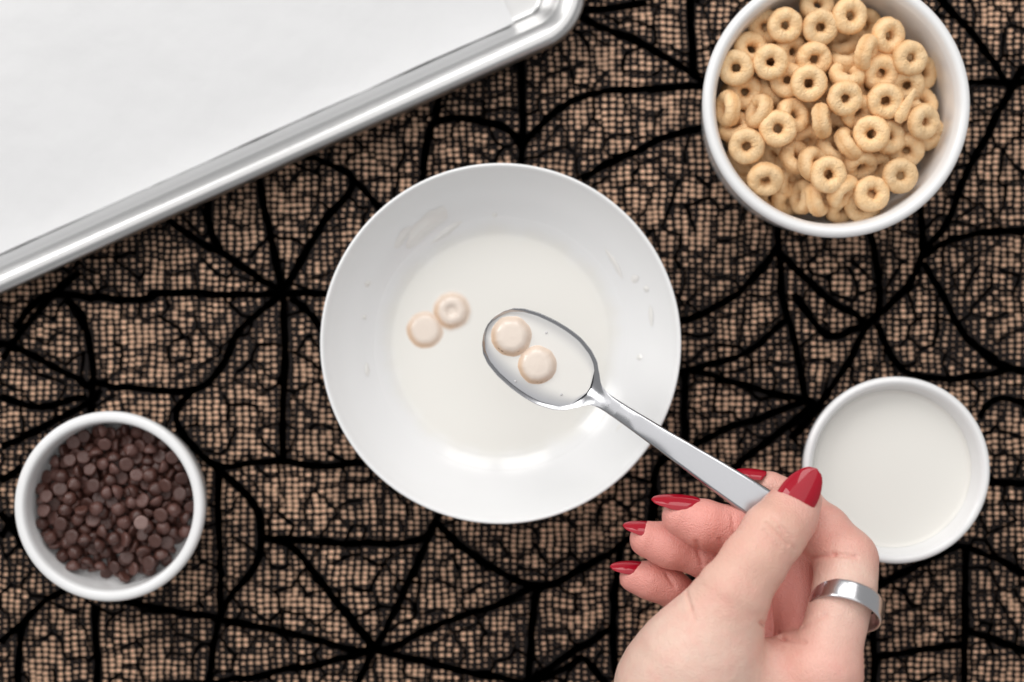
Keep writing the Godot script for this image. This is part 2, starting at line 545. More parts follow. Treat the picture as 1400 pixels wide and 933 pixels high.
func coated_cereal(kind: int) -> MeshInstance3D:
	# a cereal ring soaked in milk: flat rounded top, hole filled, tan showing through low on the sides
	var dim: float = [0.0, 0.6, 0.02, -0.03][kind]
	var size: float = [6.8, 6.7, 7.3, 7.1][kind]
	var high: float = [1.7, 2.0, 2.9, 2.6][kind]
	var prof := spline([Vector2(0, 1.0 - dim), Vector2(0.2, 1.0 - dim * 0.85), Vector2(0.38, 0.985 - dim * 0.25), Vector2(0.55, 0.95), Vector2(0.70, 0.83), Vector2(0.82, 0.63), Vector2(0.92, 0.36), Vector2(1.0, 0.1), Vector2(1.13, -0.06), Vector2(1.34, -0.16)], 5)
	var v := PackedVector3Array()
	var col := PackedColorArray()
	for p in prof:
		for j in 56:
			var a := TAU * j / 56
			var w := 1.0 + 0.05 * noise.get_noise_2d(cos(a) * 1.3 + kind * 9.0, sin(a) * 1.3)
			var r := maxf(p.x, 0.002) * size * w
			var q := Vector3(cos(a) * r, p.y * high * (1.0 + 0.04 * noise.get_noise_2d(cos(a) * r * 0.2 + kind * 5.0, sin(a) * r * 0.2)), sin(a) * r)
			v.append(q * 0.001)
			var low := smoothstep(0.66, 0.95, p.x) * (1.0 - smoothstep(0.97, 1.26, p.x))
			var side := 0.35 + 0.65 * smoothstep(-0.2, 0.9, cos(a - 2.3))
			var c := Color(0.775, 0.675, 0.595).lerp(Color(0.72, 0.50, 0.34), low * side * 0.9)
			c = c.lerp(Color(0.785, 0.775, 0.735), smoothstep(1.0, 1.3, p.x))
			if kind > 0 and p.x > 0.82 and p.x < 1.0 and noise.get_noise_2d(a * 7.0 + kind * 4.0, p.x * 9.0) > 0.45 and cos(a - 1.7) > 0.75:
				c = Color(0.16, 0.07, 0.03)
			col.append(c)
	return piece("soaked_cereal_ring", grid(v, prof.size(), 56, true, false, col), M.coated)


func bowl_parts(o: Node3D, prof: PackedVector2Array, from: int, seg: int) -> void:
	piece("bowl", lathe(prof.slice(0, from + 1), seg), M.porcelain, o)
	piece("foot", lathe(prof.slice(from), seg), M.porcelain, o)


func make_cereal_bowl() -> void:
	var o := thing("cereal_bowl", P(1145, 141, 0.048) * Vector3(1, 0, 1))
	tag(o, "largest white ramekin, heaped with toasted cereal rings", "bowl")
	var prof := [Vector2(0, 14), Vector2(34, 14.2), Vector2(41, 16.5), Vector2(44.0, 22), Vector2(45.2, 32), Vector2(46.2, 42.0), Vector2(46.9, 45.0), Vector2(48.0, 47.2), Vector2(49.6, 48.0), Vector2(51.2, 47.3), Vector2(51.9, 45.4), Vector2(51.6, 42.6), Vector2(50.6, 40.6), Vector2(50.2, 36), Vector2(49.0, 20), Vector2(47.6, 6), Vector2(45.6, 1.0), Vector2(43.0, 0.3), Vector2(41.5, 2.0), Vector2(0, 2.4)]
	bowl_parts(o, spline(prof, 5), 15 * 5, 140)
	var variants := []
	for k in 7: variants.append(cereal_mesh(k))
	# top of the heap, read off the plan: x, y, height mm, lean of the ring's axis (x, y)
	var spots := [
		[320, 98, 41, 0.1, 0.2], [457, 105, 41, 0.0, 0.22], [570, 62, 41.5, 0.25, 0.1], [445, 22, 38.5, 0.1, -0.3], [627, 100, 37.5, 0.25, 0.3], [718, 138, 40.5, 0.45, 0.2], [803, 225, 41, 0.2, 0.1], [265, 240, 42.5, -0.1, 0.15],
		[132, 263, 41, -0.25, 0.05], [190, 192, 37.5, 0.2, -0.2], [345, 200, 37.0, 0.4, 0.2], [432, 228, 39.5, 0.1, 0.35], [412, 322, 43.5, 0.05, 0.2], [330, 310, 39.0, -0.3, 0.1], [165, 355, 38.0, 0.0, 0.15],
		[545, 172, 40.5, -0.5, -1.2], [635, 203, 42.0, 2.2, 0.7], [553, 236, 40.5, 0.1, -2.4], [560, 290, 41.5, 0.05, -1.0], [690, 282, 41.5, 0.15, 0.35], [700, 214, 38.5, 0.2, -1.6], [552, 380, 43.5, 0.1, 0.2],
		[600, 432, 39.5, 0.45, 0.6], [708, 390, 42.5, 0.05, 0.3], [792, 330, 38.5, -0.2, 0.3], [850, 282, 36.5, 0.6, 0.2], [845, 395, 38.0, 0.4, -0.6], [855, 470, 42.0, 0.5, 0.2], [872, 515, 37.5, 0.4, 0.4],
		[220, 432, 42.0, -2.4, -0.9], [100, 420, 39.0, -3.0, 0.1], [265, 352, 37.5, 0.9, -0.7], [350, 447, 40.0, 0.5, -0.2], [293, 497, 43.0, -0.05, 0.15], [397, 455, 37.5, 1.2, 0.0], [463, 466, 42.0, 3.0, -0.3],
		[172, 565, 42.0, -0.15, 0.2], [130, 492, 37.5, -0.4, -0.8], [240, 622, 37.0, 0.3, 0.5], [245, 692, 41.0, -0.1, 0.75], [337, 698, 37.5, 0.7, 0.3], [285, 590, 38.5, -1.0, 0.8], [362, 608, 40.5, 0.5, -0.4],
		[430, 635, 42.0, 0.75, -0.15], [488, 675, 44.0, 0.1, 0.05], [505, 580, 39.0, 0.7, -0.9], [568, 556, 42.0, 1.5, -1.1], [655, 518, 43.0, -0.35, 0.0], [722, 530, 39.5, 0.5, -0.1], [790, 580, 39.0, -0.2, 0.4],
		[610, 640, 39.5, 0.35, 0.95], [668, 645, 37.5, 0.7, 0.8], [765, 680, 41.5, 0.1, 0.05], [655, 750, 42.0, 0.05, -0.05], [545, 740, 41.0, 1.3, 1.4], [540, 802, 37.5, 0.5, 0.9], [445, 770, 41.0, 1.8, -0.3],
		[390, 760, 39.5, -2.6, -0.2], [330, 768, 37.0, 0.6, 0.5], [268, 760, 35.5, 0.2, 0.6], [175, 652, 36.5, -0.3, 0.4], [400, 540, 38.0, 0.2, 0.9], [522, 500, 37.5, -0.5, 0.5], [480, 300, 37.0, 0.4, 0.0], [392, 152, 36.5, 0.2, 0.8],
		[265, 160, 36.5, -0.5, 0.3], [620, 795, 38.0, -0.2, 0.4], [715, 470, 37.0, 0.8, 0.3], [640, 330, 37.0, 0.2, 0.4], [505, 445, 36.5, 0.1, 0.2], [245, 105, 36.5, -0.3, 0.1], [160, 610, 35.5, 0.0, 0.0], [830, 520, 35.5, 0.1, 0.2], [560, 20, 36.0, 0.1, -0.2],
	]
	var n := 0
	# each piece lies below those that cover it
	var height := []
	var order := range(spots.size())
	order.sort_custom(func(a, b): return spots[a][2] > spots[b][2])
	for s in spots: height.append(40.5 + (s[2] - 40.5) * 1.3)
	for oi in order.size():
		var i: int = order[oi]
		for oj in oi:
			var j: int = order[oj]
			var d := Vector2(spots[i][0] - spots[j][0], spots[i][1] - spots[j][1]).length() / 2.826 * 0.284
			if d < 11.5: height[i] = minf(height[i], height[j] - 6.2 * sqrt(1.0 - pow(d / 12.0, 2.0)))
		height[i] = maxf(height[i], 24.0)
	var kinds := []
	var places := {}
	for s in spots:
		var tilt := Vector2(s[3], s[4]).length()
		var kind: String = "half buried cereal ring" if s[2] < 39.3 else "upright cereal ring" if tilt > 1.0 else "tilted cereal ring" if tilt > 0.36 else "flat cereal ring"
		var off := Vector2(s[0] - 500.0, s[1] - 415.0)
		var sector := int(round(off.angle() / (PI / 4.0) + 8.0)) % 8
		var where: String = ["right", "lower right", "bottom", "lower left", "left", "upper left", "top", "upper right"][sector]
		var zone: String = "at the centre of the largest bowl" if off.length() < 130.0 else "at %s rim of largest bowl" % where if off.length() > 310.0 else "%s of centre in largest bowl" % where.replace("bottom", "below").replace("top", "above") if where in ["left", "right", "upper left", "lower left", "upper right", "lower right"] else "%s the centre of the largest bowl" % ("below" if where == "bottom" else "above")
		var key := kind + " " + zone
		kinds.append(key)
		if not places.has(key): places[key] = []
		places[key].append(s)
	for s in spots:
		var mates: Array = places[kinds[n]]
		mates.sort_custom(func(a, b): return a[1] < b[1])
		var label: String = kinds[n]
		if mates.size() > 1:
			var at := mates.find(s)
			label += ", " + (["the upper", "the lower"][at] + " of two" if mates.size() == 2 else ["first", "second", "third", "fourth", "fifth", "sixth", "seventh", "eighth"][at] + " of %d down" % mates.size())
		cereal(variants, n, P(960.0 + s[0] / 2.826, s[1] / 2.826, height[n] * 0.001), Vector3(s[3], 1.0, s[4]).normalized(), rng.randf() * TAU, label)
		n += 1
	# layers beneath
	var c := o.position
	for layer in 2:
		for ring in [[0.0, 1], [11.5, 6], [23.0, 12], [35.0, 17]]:
			for k in ring[1]:
				var a: float = TAU * (k + 0.37 * layer) / ring[1] + ring[0]
				var r: float = ring[0] + rng.randf_range(-1.5, 1.5)
				cereal(variants, n, c + Vector3(cos(a) * r, 24.5 - 4.5 * layer + rng.randf_range(-1.2, 1.2), sin(a) * r) * Vector3(0.001, 0.001, 0.001) , Vector3(rng.randf_range(-0.5, 0.5), 1, rng.randf_range(-0.5, 0.5)).normalized(), rng.randf() * TAU,
					"toasted cereal ring half buried among others in the largest bowl")
				n += 1
	# the one broken piece that points out of the heap
	var st := PackedVector3Array()
	for i in 13:
		var t := i / 12.0
		var rad := 2.9 * pow(1.0 - t, 0.7) * minf(1.0, 4.0 * t + 0.35) + 0.25
		for j in 14:
			var a := TAU * j / 14
			var bump := 1.0 + 0.14 * noise.get_noise_3d(cos(a) * 2.0, sin(a) * 2.0, t * 4.0)
			st.append(Vector3(cos(a) * rad * bump, (t - 0.4) * 14.5, sin(a) * rad * bump * 0.8 + 1.6 * t * t) * 0.001)
	var col := PackedColorArray()
	for q in st: col.append(cereal_colour(q, 3.0))
	var sh := piece("cereal_fragment", grid(st, 13, 14, true, false, col), M.cereal)
	sh.position = P(960 + 783 / 2.826, 420 / 2.826, 0.0445)
	sh.rotation = Vector3(deg_to_rad(-75), 0, 0)
	sh.rotate_y(deg_to_rad(-24))
	tag(sh, "tapered broken cereal piece poking out at the right of the largest bowl's heap", "cereal")


func cereal_colour(p: Vector3, sd: float) -> Color:
	var q := p * 1000.0
	var t := noise.get_noise_3d(q.x * 0.22 + sd * 13.0, q.y * 0.22, q.z * 0.22) * 0.5 + 0.5
	var f := noise.get_noise_3d(q.x * 1.3 + sd, q.y * 1.3, q.z * 1.3)
	var c := Color(0.86, 0.53, 0.245).lerp(Color(0.96, 0.72, 0.44), t)
	return c.lerp(Color(0.44, 0.22, 0.09), clampf(f - 0.35, 0.0, 0.5)).lerp(Color(0.80, 0.60, 0.38), clampf(-f - 0.4, 0.0, 0.5))


func cereal_mesh(k: int) -> ArrayMesh:
	var v := PackedVector3Array()
	var col := PackedColorArray()
	var A := 48
	var B := 24
	var maj := 4.3 + 0.12 * (k % 3)
	for i in A:
		var a := TAU * i / A
		var thick := 1.0 + 0.12 * noise.get_noise_2d(cos(a) * 0.9 + k * 11.0, sin(a) * 0.9)
		for j in B:
			var b := TAU * j / B
			var lump := 1.0 + 0.10 * noise.get_noise_3d(cos(a) * 2.2 + k * 5.0, sin(a) * 2.2, cos(b) + sin(b) * 1.7) + 0.06 * noise.get_noise_3d(cos(a) * 5.0 + k * 5.0, sin(a) * 5.0, cos(b) * 2.0 + sin(b) * 3.0) + 0.03 * noise.get_noise_3d(cos(a) * 12.0 + k * 5.0, sin(a) * 12.0, cos(b) * 4.0 + sin(b) * 6.0)
			var r := maj + 2.75 * cos(b) * thick * lump
			if cos(b) < 0.0: r += 0.25 * noise.get_noise_2d(cos(a) * 2.0 + k * 3.0, sin(a) * 2.0)
			var sq := 1.0 + 0.05 * noise.get_noise_1d(k * 17.0)
			var p := Vector3(cos(a) * r * sq, 3.2 * sin(b) * thick * lump, sin(a) * r / sq) * 0.001
			v.append(p)
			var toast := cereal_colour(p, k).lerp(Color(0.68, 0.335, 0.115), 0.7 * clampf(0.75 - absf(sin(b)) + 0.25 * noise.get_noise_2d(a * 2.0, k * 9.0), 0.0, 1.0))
			col.append(toast * ([1.0, 0.93, 1.04, 0.86, 1.0, 1.06, 0.95][k % 7] as float))
	return grid(v, A, B, true, true, col)


func cereal(variants: Array, n: int, at: Vector3, up: Vector3, spin: float, label: String) -> void:
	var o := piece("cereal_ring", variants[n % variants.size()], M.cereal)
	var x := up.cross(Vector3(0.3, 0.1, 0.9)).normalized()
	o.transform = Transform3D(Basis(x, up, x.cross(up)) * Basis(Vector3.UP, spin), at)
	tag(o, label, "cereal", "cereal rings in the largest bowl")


func make_chip_bowl() -> void:
	var c := P(148, 693.5, 0.034) * Vector3(1, 0, 1)
	var o := thing("chip_bowl", c)
	tag(o, "small white ramekin filled with mini chocolate chips", "bowl")
	var prof := [Vector2(0, 15), Vector2(26, 15.2), Vector2(30.2, 16), Vector2(32.1, 19), Vector2(32.6, 25), Vector2(32.9, 29.5), Vector2(33.2, 32.0), Vector2(34.0, 33.6), Vector2(35.6, 34.0), Vector2(37.0, 33.4), Vector2(37.7, 31.6), Vector2(37.5, 28.5), Vector2(36.0, 18), Vector2(33.6, 5), Vector2(32.0, 0.9), Vector2(30.0, 0.3), Vector2(28.5, 1.6), Vector2(0, 2.0)]
	bowl_parts(o, spline(prof, 5), 13 * 5, 120)
	# let the chips settle as balls, then turn each one its own way
	var N := 285
	var p := []
	for k in N:
		var a := rng.randf() * TAU
		var r := 28.0 * sqrt(rng.randf())
		p.append(Vector3(cos(a) * r, 16.0 + 14.0 * k / N, sin(a) * r))
	var R := 2.68
	for it in 70:
		for k in N: p[k].y -= 0.25
		var cells := {}
		for k in N:
			var key := Vector3i((p[k] / 5.2).floor())
			if not cells.has(key): cells[key] = []
			cells[key].append(k)
		for k in N:
			var key := Vector3i((p[k] / 5.2).floor())
			for dx in range(-1, 2):
				for dy in range(-1, 2):
					for dz in range(-1, 2):
						for m in cells.get(key + Vector3i(dx, dy, dz), []):
							if m <= k: continue
							var d: Vector3 = p[m] - p[k]
							var l := d.length()
							if l < 2.0 * R and l > 0.001:
								var push: Vector3 = d / l * (2.0 * R - l) * 0.5
								p[k] -= push
								p[m] += push
			p[k].y = maxf(p[k].y, 15.0 + R)
			var rad := Vector2(p[k].x, p[k].z)
			var lim := 32.6 - R if p[k].y > 19.0 else 30.5 - R
			if rad.length() > lim:
				rad = rad.normalized() * lim
				p[k].x = rad.x
				p[k].z = rad.y
	var shapes := []
	for k in 5:
		var top: float = [3.5, 3.2, 3.7, 3.3, 3.0][k]
		shapes.append(lathe(spline([Vector2(0, -1.55), Vector2(1.6, -1.6), Vector2(2.45, -1.5), Vector2(2.85, -1.0), Vector2(2.78, -0.3), Vector2(2.3, 0.55), Vector2(1.5, 1.25), Vector2(0.75, 1.75), Vector2(0.3, top - 1.45), Vector2(0, top - 1.4)], 3), 20, 0.09))
	for k in N:
		var m: Material = M.chip[rng.randi() % 3]
		var o2 := piece("chocolate_chip", shapes[k % 5], m)
		var up := Vector3(rng.randfn(), rng.randfn() * 0.8, rng.randfn()).normalized()
		if rng.randf() < 0.32: up = Vector3(rng.randf_range(-0.5, 0.5), -1, rng.randf_range(-0.5, 0.5)).normalized()
		elif rng.randf() < 0.4: up = Vector3(rng.randf_range(-0.6, 0.6), 1, rng.randf_range(-0.6, 0.6)).normalized()
		var x := up.cross(Vector3(0.31, 0.17, 0.9)).normalized()
		o2.transform = Transform3D(Basis(x, up, x.cross(up)).scaled(Vector3.ONE * rng.randf_range(0.92, 1.08)), c + p[k] * 0.001)
		tag(o2, "mini chocolate chip among many alike in the small white ramekin", "chocolate chip", "mini chocolate chips in the ramekin")
	var pale := piece("chocolate_chip", shapes[1], M.chip[3])
	pale.position = P(193, 715, 0.0325)
	pale.rotation = Vector3(PI - 0.1, 0, 0.12)
	tag(pale, "palest grey-brown chocolate chip lying flat side up, right of centre in the ramekin", "chocolate chip", "mini chocolate chips in the ramekin")


func make_milk_bowl() -> void:
	var c := P(1227, 643.5, 0.034) * Vector3(1, 0, 1)
	var o := thing("milk_bowl", c)
	tag(o, "small white ramekin of milk beside the thumb", "bowl")
	var prof := [Vector2(0, 5), Vector2(22, 5.2), Vector2(27, 8), Vector2(29.5, 16), Vector2(31.2, 24), Vector2(32.7, 30.0), Vector2(33.5, 32.6), Vector2(34.6, 33.8), Vector2(35.8, 33.9), Vector2(36.8, 33.0), Vector2(37.0, 31.0), Vector2(36.4, 27.5), Vector2(34.6, 17), Vector2(32.0, 5), Vector2(30.4, 0.9), Vector2(28.6, 0.3), Vector2(27.2, 1.6), Vector2(0, 2.0)]
	bowl_parts(o, spline(prof, 5), 13 * 5, 120)
	var mk := piece("milk", lathe(spline([Vector2(0, 24.6), Vector2(20, 24.6), Vector2(28.6, 24.65), Vector2(30.4, 24.9), Vector2(31.35, 25.5), Vector2(31.45, 25.2), Vector2(30.6, 23.4)], 4), 100), M.milk)
	mk.position = c
	tag(mk, "milk filling the small ramekin beside the thumb", "milk")


# ---------------------------------------------------------------- spoon
const S_DIR := Vector2(0.8343, 0.5513)
const S_NECK := Vector2(818.6, 543.8)
const S_WIDE := [[-182, 0.5], [-181, 9], [-178.5, 17], [-173, 28], [-164, 38.5], [-150, 46.5], [-129, 52.5], [-105, 55.8], [-85, 56.5], [-66, 55], [-46, 49.5], [-30, 41], [-17, 28], [-8, 18], [0, 13.5], [10, 11.8], [30, 12], [80, 14], [140, 17.5], [200, 21], [257, 23.5], [300, 24.5], [318, 22], [327, 15], [331, 1]]
const S_HIGH := [[-182, 62.6], [-130, 62.0], [-60, 62.0], [-20, 62.5], [0, 63.4], [20, 64.8], [60, 68.4], [140, 74.5], [257, 80.2], [331, 82.2]]


func spoon_at(along: float, side: float, y_mm: float) -> Vector3:
	var q := S_NECK + S_DIR * along + Vector2(-S_DIR.y, S_DIR.x) * side
	return P(q.x, q.y, y_mm * 0.001)


func spoon_depth(along: float) -> float:
	return maxf(table_of([[-182, 0.0], [-180, 1.3], [-174, 3.0], [-164, 4.9], [-140, 7.2], [-105, 8.4], [-70, 7.8], [-40, 5.0], [-20, 2.3], [-5, 0.8], [8, 0.15], [18, 0.0]], along), 0.0)


func make_spoon() -> void:
	var o := thing("spoon", spoon_at(0, 0, 62))
	tag(o, "stainless steel teaspoon held over the wide bowl, carrying milk and two cereal rings", "spoon")
	var rows := []
	for k in 16: rows.append(-182.0 + 0.12 * k * k)
	for k in 48: rows.append(-152.0 + 172.0 * k / 47.0)
	for k in 44: rows.append(24.0 + 307.0 * (k + 1) / 44.0)
	var v := PackedVector3Array()
	var C := 24
	for a in rows:
		var hw := table_of(S_WIDE, a)
		var cy := table_of(S_HIGH, a)
		var dep := spoon_depth(a)
		var th := lerpf(1.0, 2.0, smoothstep(-30.0, 40.0, a))
		var hand := smoothstep(-10.0, 30.0, a)
		for j in C + 1:                                       # over the top
			var t := -1.0 + 2.0 * j / C
			var sv := lerpf(sin(t * PI / 2), t, hand)
			var y := cy - dep * pow(maxf(1.0 - sv * sv, 0.0), 1.3) + hand * (0.55 * (1.0 - sv * sv) - 0.45 * smoothstep(0.86, 1.0, absf(sv)))
			v.append(spoon_at(a, sv * hw * 0.985, y) - o.position)
		for j in C + 1:                                       # and back underneath
			var t := 1.0 - 2.0 * j / C
			var sv := lerpf(sin(t * PI / 2), t, hand)
			var y := cy - dep * pow(maxf(1.0 - sv * sv, 0.0), 1.3) - th * (0.55 + 0.45 * sqrt(maxf(1.0 - sv * sv, 0.0)))
			v.append(spoon_at(a, sv * hw, y) - o.position)
	var cut := 16 + 48                                        # the bowl ends where the neck has narrowed to the handle
	var per := 2 * C + 2
	piece("spoon_bowl", grid(v.slice(0, (cut + 1) * per), cut + 1, per, true), M.steel, o)
	piece("handle", grid(v.slice(cut * per), rows.size() - cut, per, true), M.steel, o)
	var mv := PackedVector3Array()
	var mcol := PackedColorArray()
	var lvl := 0.75
	var count := 0
	for k in 70:
		var a := -180.5 + 163.0 * k / 69.0
		var dep := spoon_depth(a)
		if dep < lvl + 0.05: continue
		var lim := sqrt(1.0 - pow(lvl / dep, 1.0 / 1.3))
		lim *= sqrt(clampf((-17.0 - a) / 9.0, 0.0, 1.0)) if a > -26.0 else 1.0
		var hw := table_of(S_WIDE, a) * lim
		var cy := table_of(S_HIGH, -100.0)
		for j in 31:
			var sv := sin((-1.0 + 2.0 * j / 30.0) * PI / 2)
			var y := cy - lvl + 0.30 * smoothstep(0.8, 1.0, absf(sv)) - (0.25 if j == 0 or j == 30 else 0.0)
			mv.append(spoon_at(a, sv * hw * 0.985, y))
			# milk colour goes greyer towards the edges and tip, most along one side
			var edge_grey := smoothstep(0.42 if sv > 0.0 else 0.6, 1.0, absf(sv)) * (0.95 if sv > 0.0 else 0.5)
			edge_grey = maxf(edge_grey, 0.7 * smoothstep(-165.0, -181.0, a))
			mcol.append(Color(0.765, 0.755, 0.725).lerp(Color(0.34, 0.35, 0.375), edge_grey))
		count += 1
	var base := spoon_at(-90, 0, 61)
	for k in mv.size(): mv[k] -= base
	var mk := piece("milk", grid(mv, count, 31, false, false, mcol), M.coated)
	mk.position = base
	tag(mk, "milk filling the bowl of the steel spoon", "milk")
	var bub := SphereMesh.new()
	bub.radius = 0.00045
	bub.height = 0.0009
	bub.radial_segments = 16
	bub.rings = 8
	var gl := mat(Color(0.62, 0.62, 0.63), 0.08)
	for q in [[704.5, 521.5], [767.5, 539.5], [747, 455]]:
		var b := piece("bubble", bub, gl, mk)
		b.position = P(q[0], q[1], 0.0613) - base
	var c := coated_cereal(2)
	c.position = P(699, 460, 0.0612)
	tag(c, "milk-covered cereal ring in the spoon, the one nearer its tip", "cereal")
	c = coated_cereal(3)
	c.position = P(734.5, 499, 0.0611)
	tag(c, "milk-covered cereal ring in the spoon, the one in the middle of its bowl", "cereal")


# ---------------------------------------------------------------- hand
const PALE := Color(0.81, 0.57, 0.47)
const THUMB := Color(0.76, 0.455, 0.36)
const PINK := Color(0.80, 0.45, 0.37)
const ROSE := Color(0.79, 0.335, 0.285)
var bones := []            # a, ab, 1/|ab|^2, ra, rb, colour a, colour b, chain, reach
var bone_now := PackedInt32Array()


func bone(chain: int, a: Array, b: Array, ca: Color, cb: Color) -> void:
	var pa := P(a[0], a[1], a[2] * 0.001) * 1000.0
	var pb := P(b[0], b[1], b[2] * 0.001) * 1000.0
	var d := pb - pa
	bones.append([pa, d, 1.0 / maxf(d.length_squared(), 1e-6), a[3], b[3], ca, cb, chain])


func smin(a: float, b: float, k: float) -> float:
	var h := maxf(k - absf(a - b), 0.0) / k
	return minf(a, b) - h * h * k * 0.25


# distance to the hand at p (mm), from the bones listed: chain 0 is the palm, 1..5 the digits (their first bone also joins the palm)
var chain_d := PackedFloat32Array([0, 0, 0, 0, 0, 0])
var root_d := PackedFloat32Array([0, 0, 0, 0, 0, 0])


func field(p: Vector3, list: PackedInt32Array) -> float:
	chain_d.fill(1000.0)
	root_d.fill(1000.0)
	var core := 1000.0
	for k in list:
		var b: Array = bones[k]
		var q: Vector3 = p - b[0]
		var t := clampf(q.dot(b[1]) * b[2], 0.0, 1.0)
		var d: float = (q - b[1] * t).length() - (b[3] + (b[4] - b[3]) * t)
		var ch: int = b[7]
		if ch == 0:
			core = smin(core, d, 9.0)
		elif ch >= 10:
			chain_d[ch - 10] = smin(chain_d[ch - 10], d, 3.5)
			root_d[ch - 10] = d
		else:
			chain_d[ch] = smin(chain_d[ch], d, 3.5)
	var r := core
	for c in range(1, 6):
		if chain_d[c] < 900.0: r = smin(r, minf(chain_d[c], smin(core, root_d[c], 5.0)), 1.0)
	return r


func make_hand() -> void:
	# palm and forearm
	bone(0, [1003, 812, 103, 12.4], [958, 900, 98, 19.5], PALE, PALE)
	bone(0, [958, 900, 98, 19.5], [938, 945, 92, 23.5], PALE, PALE)
	bone(0, [938, 945, 92, 23.5], [965, 1080, 82, 25], PALE, PALE)
	bone(0, [1126, 925, 98, 13.5], [1062, 1090, 82, 22], PINK, PALE)
	bone(0, [1085, 912, 90, 12.0], [1010, 960, 88, 20], PINK, PALE)
	bone(0, [1105, 925, 80, 13.0], [1040, 1090, 72, 20], PINK, PALE)
	bone(0, [1072, 922, 66, 12.0], [1020, 1090, 66, 20], PINK, PALE)
	bone(0, [1035, 925, 54, 11.0], [1000, 1090, 62, 20], PINK, PALE)
	bone(0, [1015, 1080, 74, 27], [1040, 1330, 78, 27], PALE, PALE)
	bone(0, [985, 1080, 76, 26], [1000, 1330, 78, 28], PALE, PALE)
	# thumb
	bone(10 + 1, [958, 900, 98, 17], [1003, 812, 104, 12.4], THUMB, THUMB)
	bone(1, [1003, 812, 104, 12.3], [1030, 770, 103.5, 11.2], THUMB, THUMB)
	bone(1, [1030, 770, 103.5, 11.2], [1058, 730, 100, 11.1], THUMB, THUMB)
	bone(1, [1058, 730, 100, 11.1], [1080, 703, 94.5, 9.9], THUMB, PINK)
	bone(1, [1080, 703, 94.5, 9.9], [1095, 684, 91.5, 7.6], PINK, PINK)
	# index finger
	bone(10 + 2, [1128, 915, 100, 11.8], [1156, 800, 91, 10.8], PINK, PALE)
	bone(2, [1156, 800, 91, 10.8], [1157, 766, 86, 11.0], PALE, PINK)
	bone(2, [1157, 766, 86, 10.8], [1126, 728, 78, 9.6], PINK, PINK.lerp(ROSE, 0.4))
	bone(2, [1126, 728, 78, 9.6], [1092, 694, 70.5, 8.4], PINK, PINK)
	bone(2, [1092, 694, 70.5, 8.4], [1052, 668, 70.0, 6.5], PINK, PINK)
	# middle finger
	bone(10 + 3, [1108, 918, 80, 12.0], [1088, 765, 67, 10.0], ROSE, ROSE)
	bone(3, [1088, 765, 67, 9.8], [1045, 741, 71, 9.0], PINK, ROSE)
	bone(3, [1045, 741, 71, 9.0], [1000, 726, 75, 8.6], ROSE, ROSE)
	bone(3, [1000, 726, 75, 8.4], [962, 717, 77, 8.6], ROSE, ROSE)
	bone(3, [962, 717, 77, 8.6], [932, 707, 77, 7.2], ROSE, ROSE)
	# ring finger
	bone(10 + 4, [1073, 922, 66, 11.5], [1040, 805, 53, 9.6], ROSE, ROSE)
	bone(4, [1040, 805, 53, 9.5], [1000, 784, 59, 8.9], PINK, ROSE)
	bone(4, [1000, 784, 59, 8.9], [958, 757, 65, 8.0], ROSE, ROSE)
	bone(4, [958, 757, 65, 7.9], [918, 746, 67, 8.2], ROSE, ROSE)
	bone(4, [918, 746, 67, 8.2], [886, 738, 67, 7.0], ROSE, ROSE)
	# little finger
	bone(10 + 5, [1035, 928, 53, 10.0], [990, 850, 46, 8.2], PINK, PINK)
	bone(5, [990, 850, 46, 8.2], [950, 830, 52, 7.6], PINK, ROSE)
	bone(5, [950, 830, 52, 7.6], [914, 802, 58, 6.8], ROSE, ROSE)
	bone(5, [914, 802, 58, 6.7], [890, 794, 59, 6.8], ROSE, ROSE)
	bone(5, [890, 794, 59, 6.8], [867, 790, 59, 5.8], ROSE, ROSE)

	var who := thing("person", P(1020, 930, 0.09))
	tag(who, "hand with long red almond nails pinching the spoon between thumb and index finger", "person")
	piece("hand", hand_mesh(who.position), M.skin, who)
	# nails: base, pointing, facing, length, width, curve radius
	nail(who, P(1075, 702, 0.1022), Vector3(0.58, -0.10, -0.81), Vector3(-0.12, 0.97, -0.18), 19.4, 15.2, 10.2, true)
	nail(who, P(954, 686, 0.0795), Vector3(-0.985, 0.02, -0.05), Vector3(-0.05, 0.50, -0.86), 17.0, 10.5, 6.6)
	nail(who, P(908, 723, 0.0695), Vector3(-0.985, 0.02, -0.08), Vector3(-0.05, 0.50, -0.86), 15.5, 10.0, 6.2)
	nail(who, P(879, 774, 0.0613), Vector3(-0.98, 0.02, 0.02), Vector3(-0.05, 0.52, -0.85), 12.4, 8.4, 5.2)
	nail(who, P(1046, 648, 0.0735), Vector3(-0.93, -0.12, -0.08), Vector3(-0.10, 0.35, -0.93), 11.0, 8.4, 5.6)
	make_ring()


